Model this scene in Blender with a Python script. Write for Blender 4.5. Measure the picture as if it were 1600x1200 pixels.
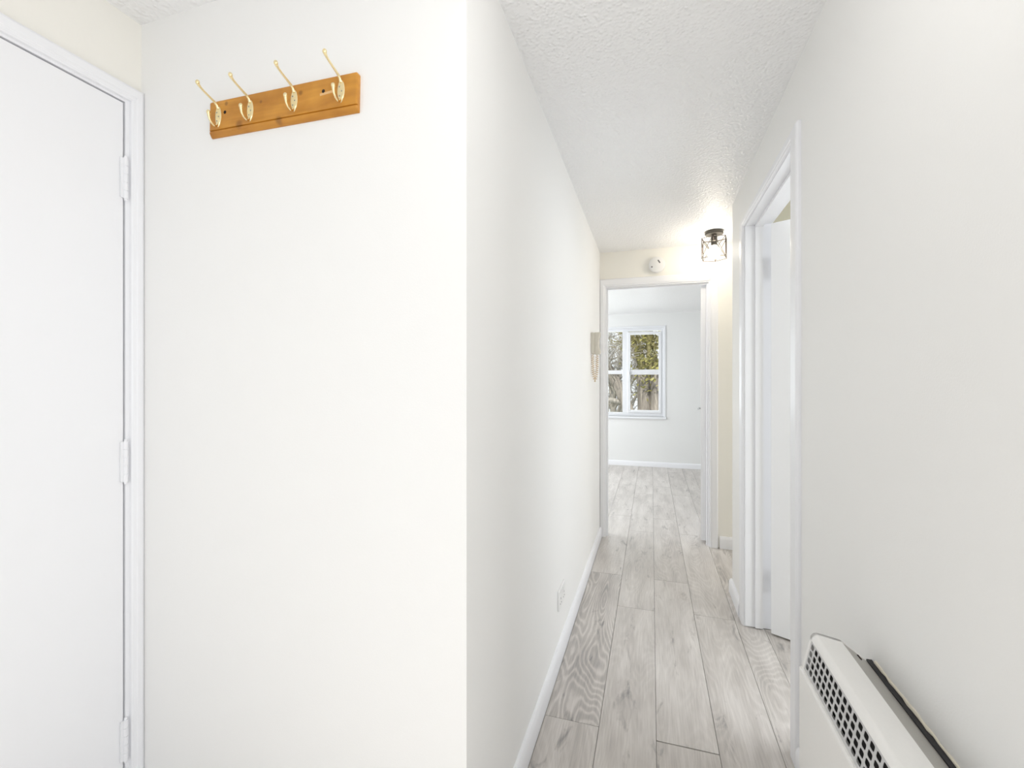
import bpy, bmesh, math, random
from mathutils import Vector, Matrix

# ------------------------------------------------------------------ scene, camera, light
for o in list(bpy.data.objects):
    bpy.data.objects.remove(o)
scene = bpy.context.scene
COL = scene.collection
R = math.radians
random.seed(7)

cam_data = bpy.data.cameras.new('camera')
cam_data.sensor_width = 36.0
cam_data.lens = 36.0 * 703.74 / 1600.0
cam_data.shift_y = -2.37 / 1600.0
cam_data.clip_start = 0.02
cam = bpy.data.objects.new('camera', cam_data)
COL.objects.link(cam)
cam.location = (0, 0, 1.235)
cam.rotation_euler = (R(90), 0, 0.3003)
scene.camera = cam

scene.view_settings.view_transform = 'Standard'
scene.view_settings.look = 'None'
scene.view_settings.gamma = 1.0
scene.view_settings.use_curve_mapping = False
scene.view_settings.exposure = 0.31

world = bpy.data.worlds.new('overcast_sky')
scene.world = world
world.use_nodes = True
bg = world.node_tree.nodes['Background']
bg.inputs['Color'].default_value = (0.92, 0.96, 1.0, 1)
bg.inputs['Strength'].default_value = 1.2


def lamp(name, kind, loc, rot, energy, color, size=None, size_y=None):
    d = bpy.data.lights.new(name, kind)
    d.energy = energy
    d.color = color
    if kind == 'AREA':
        d.shape = 'RECTANGLE'
        d.size = size
        d.size_y = size_y
    o = bpy.data.objects.new(name, d)
    COL.objects.link(o)
    o.location = loc
    o.rotation_euler = rot
    return o


sun = lamp('sun', 'SUN', (2, -8, 9), (R(42), 0, R(-4)), 3.6, (1.0, 0.96, 0.90))
sun.data.angle = R(2)
# area lamps: daylight at the living room window, the others added as fill
lamp('fill_hall_right', 'AREA', (0.60, -0.20, 1.06), (R(90), 0, R(90)), 4.4, (0.985, 0.99, 1.0), 0.95, 1.9)  # added lamp at an unseen opening, brightens the hall and passage
lamp('daylight_living_room', 'AREA', (-0.47, 7.16, 1.38), (R(-90), 0, 0), 7, (0.90, 0.95, 1.0), 1.3, 1.3)
lamp('fill_living_room_side', 'AREA', (-3.1, 5.3, 1.4), (R(90), 0, R(-90)), 50, (0.93, 0.965, 1.0), 1.8, 1.5)  # unseen side opening and lamp added to brighten the living room

lamp('fill_side_room', 'AREA', (2.42, 1.58, 1.28), (R(90), 0, R(90)), 36, (0.91, 0.955, 1.0), 2.2, 1.8)  # lamp added in the side room to light the passage through its doorway
lamp('fill_alcove', 'AREA', (1.42, 3.30, 1.05), (R(90), 0, R(90)), 3.2, (1.0, 0.975, 0.93), 0.5, 1.9)  # lamp and opening added in the alcove to lift the end wall

BULB_STRENGTH = 46.0
HALL_FILL_STRENGTH = 5.6

# ------------------------------------------------------------------ materials


def new_mat(name):
    m = bpy.data.materials.new(name)
    m.use_nodes = True
    nt = m.node_tree
    return m, nt, nt.nodes['Principled BSDF']


def nd(nt, kind, **kw):
    n = nt.nodes.new(kind)
    for k, v in kw.items():
        if k in n.inputs.keys():
            n.inputs[k].default_value = v
        else:
            setattr(n, k, v)
    return n


def plain(name, col, rough=0.5, metal=0.0, bump=0.0, scale=80.0, var=0.0, spec=0.5):
    m, nt, b = new_mat(name)
    b.inputs['Base Color'].default_value = (*col, 1)
    b.inputs['Roughness'].default_value = rough
    b.inputs['Metallic'].default_value = metal
    b.inputs['Specular IOR Level'].default_value = spec
    tc = nd(nt, 'ShaderNodeTexCoord')
    nz = nd(nt, 'ShaderNodeTexNoise', Scale=scale, Detail=4.0)
    nt.links.new(tc.outputs['Object'], nz.inputs['Vector'])
    if var:
        mx = nd(nt, 'ShaderNodeMix', data_type='RGBA')
        mx.inputs[6].default_value = (*[c * (1 - var) for c in col], 1)
        mx.inputs[7].default_value = (*[min(1, c * (1 + var)) for c in col], 1)
        nt.links.new(nz.outputs['Fac'], mx.inputs[0])
        nt.links.new(mx.outputs[2], b.inputs['Base Color'])
    if bump:
        bp = nd(nt, 'ShaderNodeBump', Strength=bump, Distance=0.002)
        nt.links.new(nz.outputs['Fac'], bp.inputs['Height'])
        nt.links.new(bp.outputs['Normal'], b.inputs['Normal'])
    return m


M = {}
M['paint'] = plain('magnolia_wall_paint', (0.95, 0.945, 0.93), 0.6, bump=0.10, scale=260, spec=0.25)
M['cream'] = plain('cream_wall_paint', (0.945, 0.925, 0.865), 0.6, bump=0.10, scale=260, spec=0.25)
M['grey_paint'] = plain('pale_grey_wall_paint', (0.87, 0.875, 0.865), 0.7, bump=0.1, scale=260, spec=0.25)
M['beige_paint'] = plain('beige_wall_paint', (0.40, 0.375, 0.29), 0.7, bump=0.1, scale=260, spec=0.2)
M['gloss'] = plain('white_gloss_paint', (0.925, 0.93, 0.955), 0.28, bump=0.05, scale=30)
M['satin'] = plain('white_satin_door_paint', (0.93, 0.935, 0.955), 0.42, bump=0.06, scale=60)
M['upvc'] = plain('white_window_plastic', (0.86, 0.875, 0.9), 0.3)
M['plastic'] = plain('white_plastic', (0.90, 0.895, 0.88), 0.35)
M['ivory'] = plain('ivory_plastic', (0.66, 0.62, 0.535), 0.4)
M['tan'] = plain('tan_cord_plastic', (0.68, 0.52, 0.32), 0.45)
M['grey_plastic'] = plain('grey_plastic', (0.16, 0.16, 0.16), 0.5)
M['black'] = plain('black_metal', (0.03, 0.028, 0.026), 0.45, metal=0.3)
M['bronze'] = plain('dark_wire_metal', (0.05, 0.036, 0.03), 0.5, metal=0.2)
M['pewter'] = plain('dark_grey_lamp_metal', (0.075, 0.07, 0.062), 0.35, metal=0.5)
M['brass'] = plain('polished_brass', (0.92, 0.78, 0.46), 0.22, metal=1.0, bump=0.05, scale=90)
M['steel'] = plain('dull_screw_steel', (0.38, 0.36, 0.3), 0.4, metal=0.8)
M['chrome'] = plain('chrome_handle_metal', (0.5, 0.5, 0.5), 0.25, metal=1.0)
M['hole'] = plain('dark_hole', (0.02, 0.012, 0.008), 0.9)
M['gap'] = plain('dark_gap', (0.07, 0.055, 0.045), 0.9)
M['enamel'] = plain('stone_white_heater_enamel', (0.92, 0.91, 0.885), 0.4, bump=0.05, scale=200, var=0.02)
M['rear_grey'] = plain('grey_rear_panel', (0.52, 0.505, 0.47), 0.5, bump=0.05, scale=200, var=0.05)
M['grille'] = plain('silver_grey_grille_enamel', (0.60, 0.60, 0.595), 0.42, var=0.03)
M['inside_shade'] = plain('heater_inside_shade', (0.006, 0.004, 0.004), 0.8)
M['foam'] = plain('black_backing_strip', (0.035, 0.034, 0.036), 0.75, bump=0.3, scale=400, var=0.5)
M['sealant'] = plain('cream_sealant', (0.80, 0.75, 0.62), 0.6, bump=0.4, scale=150)
M['soil'] = plain('winter_grass', (0.16, 0.17, 0.07), 0.95, bump=0.5, scale=6, var=0.4)
M['outer'] = plain('outer_render', (0.55, 0.5, 0.45), 0.9)

# artex ceiling
m, nt, b = new_mat('stippled_white_ceiling')
b.inputs['Base Color'].default_value = (0.95, 0.95, 0.95, 1)
b.inputs['Roughness'].default_value = 0.42
b.inputs['Specular IOR Level'].default_value = 0.35
tc = nd(nt, 'ShaderNodeTexCoord')
v1 = nd(nt, 'ShaderNodeTexVoronoi', Scale=95.0, feature='SMOOTH_F1')
v1.inputs['Smoothness'].default_value = 0.7
n1 = nd(nt, 'ShaderNodeTexNoise', Scale=48.0, Detail=2.0)
nt.links.new(tc.outputs['Object'], v1.inputs['Vector'])
nt.links.new(tc.outputs['Object'], n1.inputs['Vector'])
r1 = nd(nt, 'ShaderNodeMapRange')
r1.inputs['From Min'].default_value = 0.15
r1.inputs['From Max'].default_value = 0.75
r1.inputs['To Min'].default_value = 1.0
r1.inputs['To Max'].default_value = 0.0
nt.links.new(v1.outputs['Distance'], r1.inputs['Value'])
mu = nd(nt, 'ShaderNodeMath', operation='MULTIPLY')
nt.links.new(r1.outputs['Result'], mu.inputs[0])
nt.links.new(n1.outputs['Fac'], mu.inputs[1])
bp = nd(nt, 'ShaderNodeBump', Strength=0.8, Distance=0.005)
nt.links.new(mu.outputs[0], bp.inputs['Height'])
nt.links.new(bp.outputs['Normal'], b.inputs['Normal'])
M['ceiling'] = m

# limed oak laminate: every plank is its own face with its own stretch of UV
m, nt, b = new_mat('limed_oak_laminate')
uv = nd(nt, 'ShaderNodeUVMap', uv_map='UVMap')
at = nd(nt, 'ShaderNodeVertexColor', layer_name='plank')
sep = nd(nt, 'ShaderNodeSeparateColor')
nt.links.new(at.outputs['Color'], sep.inputs['Color'])


def mapped(sx, sy):
    mp = nd(nt, 'ShaderNodeMapping')
    mp.inputs['Scale'].default_value = (sx, sy, 1)
    nt.links.new(uv.outputs['UV'], mp.inputs['Vector'])
    return mp


def mth(op, a, b_=None, c=None):
    n = nd(nt, 'ShaderNodeMath', operation=op)
    for i, x in enumerate((a, b_, c)):
        if x is None:
            continue
        if isinstance(x, (int, float)):
            n.inputs[i].default_value = x
        else:
            nt.links.new(x, n.inputs[i])
    return n.outputs[0]


g1 = nd(nt, 'ShaderNodeTexNoise', Scale=1.0, Detail=1.5, Roughness=0.4)
nt.links.new(mapped(6.0, 1.05).outputs[0], g1.inputs['Vector'])
wob = nd(nt, 'ShaderNodeTexNoise', Scale=1.0, Detail=2.0)
nt.links.new(mapped(45.0, 14.0).outputs[0], wob.inputs['Vector'])
ph = mth('ADD', mth('MULTIPLY', g1.outputs['Fac'], 215.0), mth('MULTIPLY', wob.outputs['Fac'], 3.2))
rings = mth('MULTIPLY_ADD', mth('SINE', ph), 0.5, 0.5)
rings = mth('POWER', rings, 2.2)
fib = nd(nt, 'ShaderNodeTexNoise', Scale=1.0, Detail=4.0, Roughness=0.65)
nt.links.new(mapped(190.0, 7.0).outputs[0], fib.inputs['Vector'])
cl = nd(nt, 'ShaderNodeTexNoise', Scale=1.0, Detail=3.0, Roughness=0.55)
nt.links.new(mapped(13.0, 2.2).outputs[0], cl.inputs['Vector'])
smudge = nd(nt, 'ShaderNodeTexNoise', Scale=1.0, Detail=4.0, Roughness=0.6, Distortion=0.7)
nt.links.new(mapped(17.0, 4.2).outputs[0], smudge.inputs['Vector'])
sm = nd(nt, 'ShaderNodeMapRange')
sm.inputs['From Min'].default_value = 0.60
sm.inputs['From Max'].default_value = 0.80
nt.links.new(smudge.outputs['Fac'], sm.inputs['Value'])
# value of the wood: tone + rings*strength + fibre + cloud
val = mth('ADD', sep.outputs[0], mth('MULTIPLY', mth('SUBTRACT', rings, 0.36), mth('MULTIPLY', sep.outputs[1], 0.34)))
val = mth('ADD', val, mth('MULTIPLY', mth('SUBTRACT', fib.outputs['Fac'], 0.5), 0.62))
val = mth('ADD', val, mth('MULTIPLY', mth('SUBTRACT', cl.outputs['Fac'], 0.5), 0.9))
val = mth('SUBTRACT', val, mth('MULTIPLY', sm.outputs[0], 0.7))
cr = nd(nt, 'ShaderNodeValToRGB')
e = cr.color_ramp.elements
e[0].position = 0.0
e[0].color = (0.25, 0.235, 0.23, 1)
e[1].position = 1.0
e[1].color = (0.79, 0.75, 0.712, 1)
k = cr.color_ramp.elements.new(0.5)
k.color = (0.54, 0.503, 0.468, 1)
nt.links.new(val, cr.inputs['Fac'])
nt.links.new(cr.outputs['Color'], b.inputs['Base Color'])
b.inputs['Roughness'].default_value = 0.36
bp = nd(nt, 'ShaderNodeBump', Strength=0.12, Distance=0.001)
nt.links.new(fib.outputs['Fac'], bp.inputs['Height'])
nt.links.new(bp.outputs['Normal'], b.inputs['Normal'])
M['oak'] = m

# varnished pine
m, nt, b = new_mat('varnished_pine')
tc = nd(nt, 'ShaderNodeTexCoord')
mp = nd(nt, 'ShaderNodeMapping')
mp.inputs['Scale'].default_value = (3.0, 30.0, 30.0)
nt.links.new(tc.outputs['Object'], mp.inputs['Vector'])
n1 = nd(nt, 'ShaderNodeTexNoise', Scale=1.6, Detail=5.0, Distortion=0.6)
nt.links.new(mp.outputs[0], n1.inputs['Vector'])
n2 = nd(nt, 'ShaderNodeTexNoise', Scale=14.0, Detail=2.0)
nt.links.new(tc.outputs['Object'], n2.inputs['Vector'])
mx = nd(nt, 'ShaderNodeMath', operation='MULTIPLY_ADD')
nt.links.new(n2.outputs['Fac'], mx.inputs[0])
mx.inputs[1].default_value = 0.5
md = nd(nt, 'ShaderNodeMath', operation='MULTIPLY')
nt.links.new(n1.outputs['Fac'], md.inputs[0])
md.inputs[1].default_value = 0.55
nt.links.new(md.outputs[0], mx.inputs[2])
cr = nd(nt, 'ShaderNodeValToRGB')
cr.color_ramp.elements[0].position = 0.32
cr.color_ramp.elements[0].color = (0.42, 0.155, 0.010, 1)
cr.color_ramp.elements[1].position = 0.72
cr.color_ramp.elements[1].color = (0.72, 0.335, 0.045, 1)
nt.links.new(mx.outputs[0], cr.inputs['Fac'])
# a few real knots at fixed places on the board
last = cr.outputs['Color']
for kx, kz, kr in ((-0.175, 0.034, 0.008), (-0.058, 0.020, 0.006), (0.068, 0.022, 0.009), (-0.13, -0.028, 0.016), (0.0, -0.036, 0.014)):
    vs = nd(nt, 'ShaderNodeVectorMath', operation='SUBTRACT')
    vs.inputs[1].default_value = (kx, 0, kz)
    nt.links.new(tc.outputs['Object'], vs.inputs[0])
    vm = nd(nt, 'ShaderNodeVectorMath', operation='MULTIPLY')
    vm.inputs[1].default_value = (1.0, 0.0, 1.0)
    nt.links.new(vs.outputs[0], vm.inputs[0])
    vl = nd(nt, 'ShaderNodeVectorMath', operation='LENGTH')
    nt.links.new(vm.outputs[0], vl.inputs[0])
    mr = nd(nt, 'ShaderNodeMapRange', interpolation_type='SMOOTHSTEP')
    mr.inputs['From Min'].default_value = kr * 0.25
    mr.inputs['From Max'].default_value = kr
    mr.inputs['To Min'].default_value = 0.6
    mr.inputs['To Max'].default_value = 0.0
    nt.links.new(vl.outputs['Value'], mr.inputs['Value'])
    mix = nd(nt, 'ShaderNodeMix', data_type='RGBA')
    mix.inputs[7].default_value = (0.16, 0.05, 0.008, 1)
    nt.links.new(mr.outputs[0], mix.inputs[0])
    nt.links.new(last, mix.inputs[6])
    last = mix.outputs[2]
nt.links.new(last, b.inputs['Base Color'])
b.inputs['Roughness'].default_value = 0.33
M['pine'] = m

# glass that lets daylight through
m = bpy.data.materials.new('window_glass')
m.use_nodes = True
nt = m.node_tree
nt.nodes.clear()
out = nd(nt, 'ShaderNodeOutputMaterial')
tr = nd(nt, 'ShaderNodeBsdfTransparent')
tr.inputs['Color'].default_value = (0.94, 0.95, 0.95, 1)
gl = nd(nt, 'ShaderNodeBsdfGlossy', Roughness=0.02)
fr = nd(nt, 'ShaderNodeFresnel', IOR=1.2)
ms = nd(nt, 'ShaderNodeMixShader')
nt.links.new(fr.outputs[0], ms.inputs[0])
nt.links.new(tr.outputs[0], ms.inputs[1])
nt.links.new(gl.outputs[0], ms.inputs[2])
nt.links.new(ms.outputs[0], out.inputs['Surface'])
M['glass'] = m

m, nt, b = new_mat('lit_frosted_bulb')
b.inputs['Base Color'].default_value = (0.9, 0.9, 0.9, 1)
b.inputs['Emission Color'].default_value = (1.0, 0.90, 0.75, 1)
b.inputs['Emission Strength'].default_value = BULB_STRENGTH
M['bulb'] = m
m, nt, b = new_mat('fill_globe_opal')
b.inputs['Base Color'].default_value = (0.9, 0.9, 0.9, 1)
b.inputs['Emission Color'].default_value = (1.0, 0.98, 0.95, 1)
b.inputs['Emission Strength'].default_value = HALL_FILL_STRENGTH  # glow of the added globe lamp
M['opal'] = m


def bark(name, c0, c1, sc=(9, 9, 1.2)):
    m, nt, b = new_mat(name)
    tc = nd(nt, 'ShaderNodeTexCoord')
    mp = nd(nt, 'ShaderNodeMapping')
    mp.inputs['Scale'].default_value = sc
    nt.links.new(tc.outputs['Object'], mp.inputs['Vector'])
    n1 = nd(nt, 'ShaderNodeTexNoise', Scale=2.2, Detail=5.0, Roughness=0.65, Distortion=0.6)
    nt.links.new(mp.outputs[0], n1.inputs['Vector'])
    cr = nd(nt, 'ShaderNodeValToRGB')
    cr.color_ramp.elements[0].position = 0.35
    cr.color_ramp.elements[0].color = (*c0, 1)
    cr.color_ramp.elements[1].position = 0.65
    cr.color_ramp.elements[1].color = (*c1, 1)
    nt.links.new(n1.outputs['Fac'], cr.inputs['Fac'])
    nt.links.new(cr.outputs['Color'], b.inputs['Base Color'])
    bp = nd(nt, 'ShaderNodeBump', Strength=0.8, Distance=0.03)
    nt.links.new(n1.outputs['Fac'], bp.inputs['Height'])
    nt.links.new(bp.outputs['Normal'], b.inputs['Normal'])
    b.inputs['Roughness'].default_value = 0.9
    return m


M['bark_tan'] = bark('furrowed_tan_bark', (0.16, 0.14, 0.12), (0.40, 0.355, 0.30))
M['bark_blue'] = bark('grey_blue_bark', (0.20, 0.22, 0.23), (0.44, 0.46, 0.46))
M['bark_moss'] = bark('mossy_bark', (0.15, 0.14, 0.05), (0.46, 0.40, 0.20))
M['bark_grey'] = bark('grey_twig_bark', (0.22, 0.20, 0.17), (0.46, 0.43, 0.38))
M['leaf'] = plain('yellow_green_ivy_leaf', (0.29, 0.27, 0.085), 0.55, var=0.45, scale=5)

# ------------------------------------------------------------------ mesh helpers


def bm_box(bm, x0, x1, y0, y1, z0, z1):
    vs = [bm.verts.new(p) for p in ((x0, y0, z0), (x1, y0, z0), (x1, y1, z0), (x0, y1, z0),
                                    (x0, y0, z1), (x1, y0, z1), (x1, y1, z1), (x0, y1, z1))]
    for f in ((0, 3, 2, 1), (4, 5, 6, 7), (0, 1, 5, 4), (1, 2, 6, 5), (2, 3, 7, 6), (3, 0, 4, 7)):
        bm.faces.new([vs[i] for i in f])


def bm_prism(bm, pts, a, b, axis):
    """extrude a polygon (2D list) between a and b along axis 'x', 'y' or 'z'"""
    def P(p, t):
        return {'x': (t, p[0], p[1]), 'y': (p[0], t, p[1]), 'z': (p[0], p[1], t)}[axis]
    v0 = [bm.verts.new(P(p, a)) for p in pts]
    v1 = [bm.verts.new(P(p, b)) for p in pts]
    n = len(pts)
    bm.faces.new(v0)
    bm.faces.new(list(reversed(v1)))
    for i in range(n):
        bm.faces.new((v0[i], v1[i], v1[(i + 1) % n], v0[(i + 1) % n]))


def bm_tube(bm, pts, rad, seg=10, cap=True):
    """tube through pts; rad a number or one radius per point"""
    pts = [Vector(p) for p in pts]
    if isinstance(rad, (int, float)):
        rad = [rad] * len(pts)
    rings = []
    prev = None
    for i, p in enumerate(pts):
        t = (pts[min(i + 1, len(pts) - 1)] - pts[max(i - 1, 0)])
        if t.length < 1e-9:
            t = Vector((0, 0, 1))
        t.normalize()
        if prev is None:
            u = t.orthogonal().normalized()
        else:
            u = (prev - t * prev.dot(t))
            u = u.normalized() if u.length > 1e-6 else t.orthogonal().normalized()
        prev = u
        w = t.cross(u)
        rings.append([bm.verts.new(p + (u * math.cos(2 * math.pi * k / seg) + w * math.sin(2 * math.pi * k / seg)) * rad[i])
                      for k in range(seg)])
    for a, b_ in zip(rings, rings[1:]):
        for k in range(seg):
            bm.faces.new((a[k], a[(k + 1) % seg], b_[(k + 1) % seg], b_[k]))
    if cap:
        bm.faces.new(list(reversed(rings[0])))
        bm.faces.new(rings[-1])


def bm_lathe(bm, prof, seg=40, mat=None):
    """prof: list of (radius, z); closed on the axis when radius is 0"""
    rings = []
    new = []
    for r, z in prof:
        if r < 1e-6:
            v = [bm.verts.new((0, 0, z))]
        else:
            v = [bm.verts.new((r * math.cos(2 * math.pi * k / seg), r * math.sin(2 * math.pi * k / seg), z)) for k in range(seg)]
        rings.append(v)
        new += v
    for a, b_ in zip(rings, rings[1:]):
        for k in range(seg):
            q = (k + 1) % seg
            if len(a) == 1 and len(b_) == 1:
                continue
            if len(a) == 1:
                bm.faces.new((a[0], b_[q], b_[k]))
            elif len(b_) == 1:
                bm.faces.new((a[k], a[q], b_[0]))
            else:
                bm.faces.new((a[k], a[q], b_[q], b_[k]))
    if mat is not None:
        bmesh.ops.transform(bm, matrix=mat, verts=new)


def bm_ball(bm, c, r, sx=1, sy=1, sz=1, seg=16):
    bmesh.ops.create_uvsphere(bm, u_segments=seg, v_segments=seg // 2 + 2, radius=r,
                              matrix=Matrix.Translation(c) @ Matrix.Diagonal((sx, sy, sz, 1)))


def obj(name, bm, mat, parent=None, smooth=False, bevel=0.0, bseg=2, loc=None):
    bmesh.ops.recalc_face_normals(bm, faces=bm.faces[:])
    me = bpy.data.meshes.new(name)
    bm.to_mesh(me)
    bm.free()
    me.materials.append(mat)
    if smooth:
        for p in me.polygons:
            p.use_smooth = True
        me.set_sharp_from_angle(angle=R(42))
    o = bpy.data.objects.new(name, me)
    COL.objects.link(o)
    if parent:
        o.parent = parent
    if loc:
        o.location = loc
    if bevel:
        md = o.modifiers.new('bevel', 'BEVEL')
        md.width = bevel
        md.segments = bseg
        md.limit_method = 'ANGLE'
        md.angle_limit = R(35)
        md.harden_normals = False
    return o


def struct(name, bm, mat, parent=None, **kw):
    o = obj(name, bm, mat, parent, **kw)
    if parent is None:
        o['kind'] = 'structure'
    return o


def thing(name, label, cat, loc=(0, 0, 0), rot=(0, 0, 0), group=None):
    o = bpy.data.objects.new(name, None)
    o.empty_display_size = 0.05
    COL.objects.link(o)
    o.location = loc
    o.rotation_euler = rot
    o['label'] = label
    o['category'] = cat
    if group:
        o['group'] = group
    return o


NB = bmesh.new

# ------------------------------------------------------------------ dimensions of the flat (metres, camera over the origin)
XL, XR = -0.3957, 0.4542          # faces of the passage walls
YC = 0.9336                       # face of the wall with the coat rack
YE = 3.67                         # end wall with the living room doorway
XD = -1.4195                      # face of the wall with the cupboard door
YR = 2.91                         # where the right wall stops
YF = 6.916                        # far wall of the living room
ZC = 2.2756                       # ceiling
T = 0.12                          # wall thickness
YB = -1.30                        # wall behind the camera

# ------------------------------------------------------------------ floor
bm = NB()
uvl = bm.loops.layers.uv.new('UVMap')
cl = bm.loops.layers.float_color.new('plank')
edges = [-0.18 - 0.1972 * k for k in range(16, 0, -1)] + [-0.18, 0.016, 0.216, 0.413, 0.540] + [0.540 + 0.1972 * k for k in range(1, 10)]
joint0 = {-0.3772: 1.635, -0.18: 2.552, 0.016: 1.63, 0.216: 2.575, 0.413: 2.86}
Y0, Y1, LP = -1.45, 6.95, 1.33
rnd = random.Random(3)
for i in range(len(edges) - 1):
    a, b_ = edges[i], edges[i + 1]
    key = min(joint0, key=lambda q: abs(q - a))
    j = joint0[key] if abs(key - a) < 0.01 else rnd.uniform(0, LP)
    while j > Y0:
        j -= LP
    while j < Y1:
        s0, s1 = max(j, Y0), min(j + LP, Y1)
        j += LP
        if s1 - s0 < 0.02:
            continue
        g = 0.0008
        ge = 0.0009
        if abs(a - 0.016) < 0.01 and abs(s0 - 1.63) < 0.02:
            s0 += 0.002
        if abs(a - 0.016) < 0.01 and abs(s1 - 1.63) < 0.02:
            s1 -= 0.001
        q = [(a + g, s0 + ge), (b_ - g, s0 + ge), (b_ - g, s1 - ge), (a + g, s1 - ge)]
        top = [bm.verts.new((x, y, 0)) for x, y in q]
        bot = [bm.verts.new((x, y, -0.012)) for x, y in q]
        tone, ring = rnd.uniform(0.54, 0.70), rnd.uniform(0.10, 0.38)
        if abs(a + 0.3772) < 0.01 and s0 < 2.0 < s1:      # the bold cathedral grain by the left skirting
            tone, ring = 0.47, 0.85
        if abs(a - 0.413) < 0.01:
            tone, ring = 0.60, 0.5
        ox, oy = rnd.uniform(0, 60), rnd.uniform(0, 60)
        faces = [bm.faces.new(top)]
        for n_ in range(4):
            faces.append(bm.faces.new((top[n_], bot[n_], bot[(n_ + 1) % 4], top[(n_ + 1) % 4])))
        for f in faces:
            for lp in f.loops:
                lp[uvl].uv = (lp.vert.co.x - a + ox, lp.vert.co.y + oy)
                lp[cl] = (tone, ring, 0, 1)
floor = struct('floor', bm, M['oak'])
bm = NB()
bm_box(bm, edges[0] - 0.1, edges[-1] + 0.1, Y0 - 0.05, Y1 + 0.05, -0.10, -0.010)
struct('floor_base', bm, M['gap'])

# ------------------------------------------------------------------ walls and ceilings
bm = NB()
bm_box(bm, XD - T - 0.02, 2.40, YB - T, YE + 0.05, ZC, ZC + 0.14)
struct('ceiling', bm, M['ceiling'])
bm = NB()
bm_box(bm, -3.10, 1.75, YE + 0.05, YF + 0.24, ZC - 0.018, ZC + 0.14)
struct('ceiling_living_room', bm, M['ceiling'])

bm = NB()
bm_prism(bm, [(XD, YC), (XL, YC), (XL - T, YC + T), (XD, YC + T)], 0, ZC, 'z')
struct('wall_coat_rack', bm, M['paint'])
bm = NB()
bm_prism(bm, [(XL, YC), (XL, YE), (XL - T, YE), (XL - T, YC + T)], 0, ZC, 'z')
struct('wall_left', bm, M['paint'])

# wall with the cupboard door, doorway y 0.10..0.915
bm = NB()
bm_prism(bm, [(YB, 0), (0.10, 0), (0.10, 2.052), (0.915, 2.052), (0.915, 0), (YC + T, 0), (YC + T, ZC), (YB, ZC)], XD - T, XD, 'x')
struct('wall_cupboard', bm, M['cream'])

# right wall, doorway y 1.69..2.55
bm = NB()
bm_prism(bm, [(YB, 0), (-0.70, 0), (-0.70, 2.04), (0.30, 2.04), (0.30, 0), (1.69, 0), (1.69, 2.055), (2.555, 2.055), (2.555, 0), (YR, 0), (YR, ZC), (YB, ZC)], XR, XR + T, 'x')  # second opening, out of view, is added for the hall fill lamp
struct('wall_right', bm, M['paint'])

# end wall, doorway x -0.378..0.435
bm = NB()
bm_prism(bm, [(XL - T, 0), (-0.378, 0), (-0.378, 2.02), (0.435, 2.02), (0.435, 0), (1.40, 0), (1.40, ZC), (XL - T, ZC)], YE, YE + 0.10, 'y')
struct('wall_end', bm, M['cream'])
bm = NB()
bm_box(bm, 1.30, 1.40, YR, 3.03, 0, ZC)
bm_box(bm, 1.30, 1.40, 3.57, YE, 0, ZC)
bm_box(bm, 1.30, 1.40, 3.03, 3.57, 2.02, ZC)  # opening below is added for the alcove fill lamp
struct('wall_alcove', bm, M['cream'])
bm = NB()
bm_box(bm, XR + T, 1.40, YR - 0.12, YR, 0, ZC)
struct('wall_partition', bm, M['beige_paint'])
bm = NB()
bm_prism(bm, [(1.40, 2.79), (2.30, 2.79), (2.30, 2.72), (2.40, 2.72), (2.40, YR), (1.40, YR)], 0, ZC, 'z')
bm_box(bm, 2.30, 2.40, -0.1, 0.44, 0, ZC)
bm_box(bm, XR + T, 2.30, 0.32, 0.42, 0, ZC)
bm_box(bm, 2.30, 2.40, 0.44, 2.72, 0, 0.36)
bm_box(bm, 2.30, 2.40, 0.44, 2.72, 2.20, ZC)  # wide opening left here is added for the side room fill lamp
struct('wall_side_room', bm, M['beige_paint'])

# wall behind the camera with a wide opening for daylight
bm = NB()
bm_box(bm, XD - T, -0.92, YB - T, YB, 0, ZC)
bm_box(bm, 0.42, XR + T, YB - T, YB, 0, ZC)
bm_box(bm, -0.92, 0.42, YB - T, YB, 0, 0.06)
bm_box(bm, -0.92, 0.42, YB - T, YB, 2.20, ZC)
struct('wall_back', bm, M['paint'])

# living room
WX0, WX1, WZ0, WZ1 = -1.15, 0.187, 0.711, 2.052
bm = NB()
bm_box(bm, -3.10, WX0, YF, YF + 0.24, 0, ZC - 0.018)
bm_box(bm, WX1, 1.75, YF, YF + 0.24, 0, ZC - 0.018)
bm_box(bm, WX0, WX1, YF, YF + 0.24, 0, WZ0)
bm_box(bm, WX0, WX1, YF, YF + 0.24, WZ1, ZC - 0.018)
bmesh.ops.remove_doubles(bm, verts=bm.verts[:], dist=1e-5)
struct('wall_window', bm, M['grey_paint'])
bm = NB()
bm_box(bm, 1.65, 1.75, YE + 0.10, YF, 0, ZC - 0.018)
struct('wall_living_right', bm, M['grey_paint'])
bm = NB()
bm_box(bm, -3.10, -3.0, YE, 4.35, 0, ZC - 0.018)
bm_box(bm, -3.10, -3.0, 6.25, YF, 0, ZC - 0.018)
bm_box(bm, -3.10, -3.0, 4.35, 6.25, 0, 0.62)
bm_box(bm, -3.10, -3.0, 4.35, 6.25, 2.18, ZC - 0.018)  # unseen opening added for the living room fill lamp
struct('wall_living_left', bm, M['grey_paint'])
bm = NB()
bm_box(bm, -3.0, XL - T, YE, YE + 0.10, 0, ZC - 0.018)
bm_box(bm, 1.40, 1.65, YE, YE + 0.10, 0, ZC - 0.018)
struct('wall_living_near', bm, M['grey_paint'])

# ------------------------------------------------------------------ skirtings


def skirt_prof(h, t):
    return [(0, 0), (t, 0), (t, h - 0.022), (t - 0.003, h - 0.010), (t - 0.008, h - 0.002), (0.001, h), (0, h)]


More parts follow.
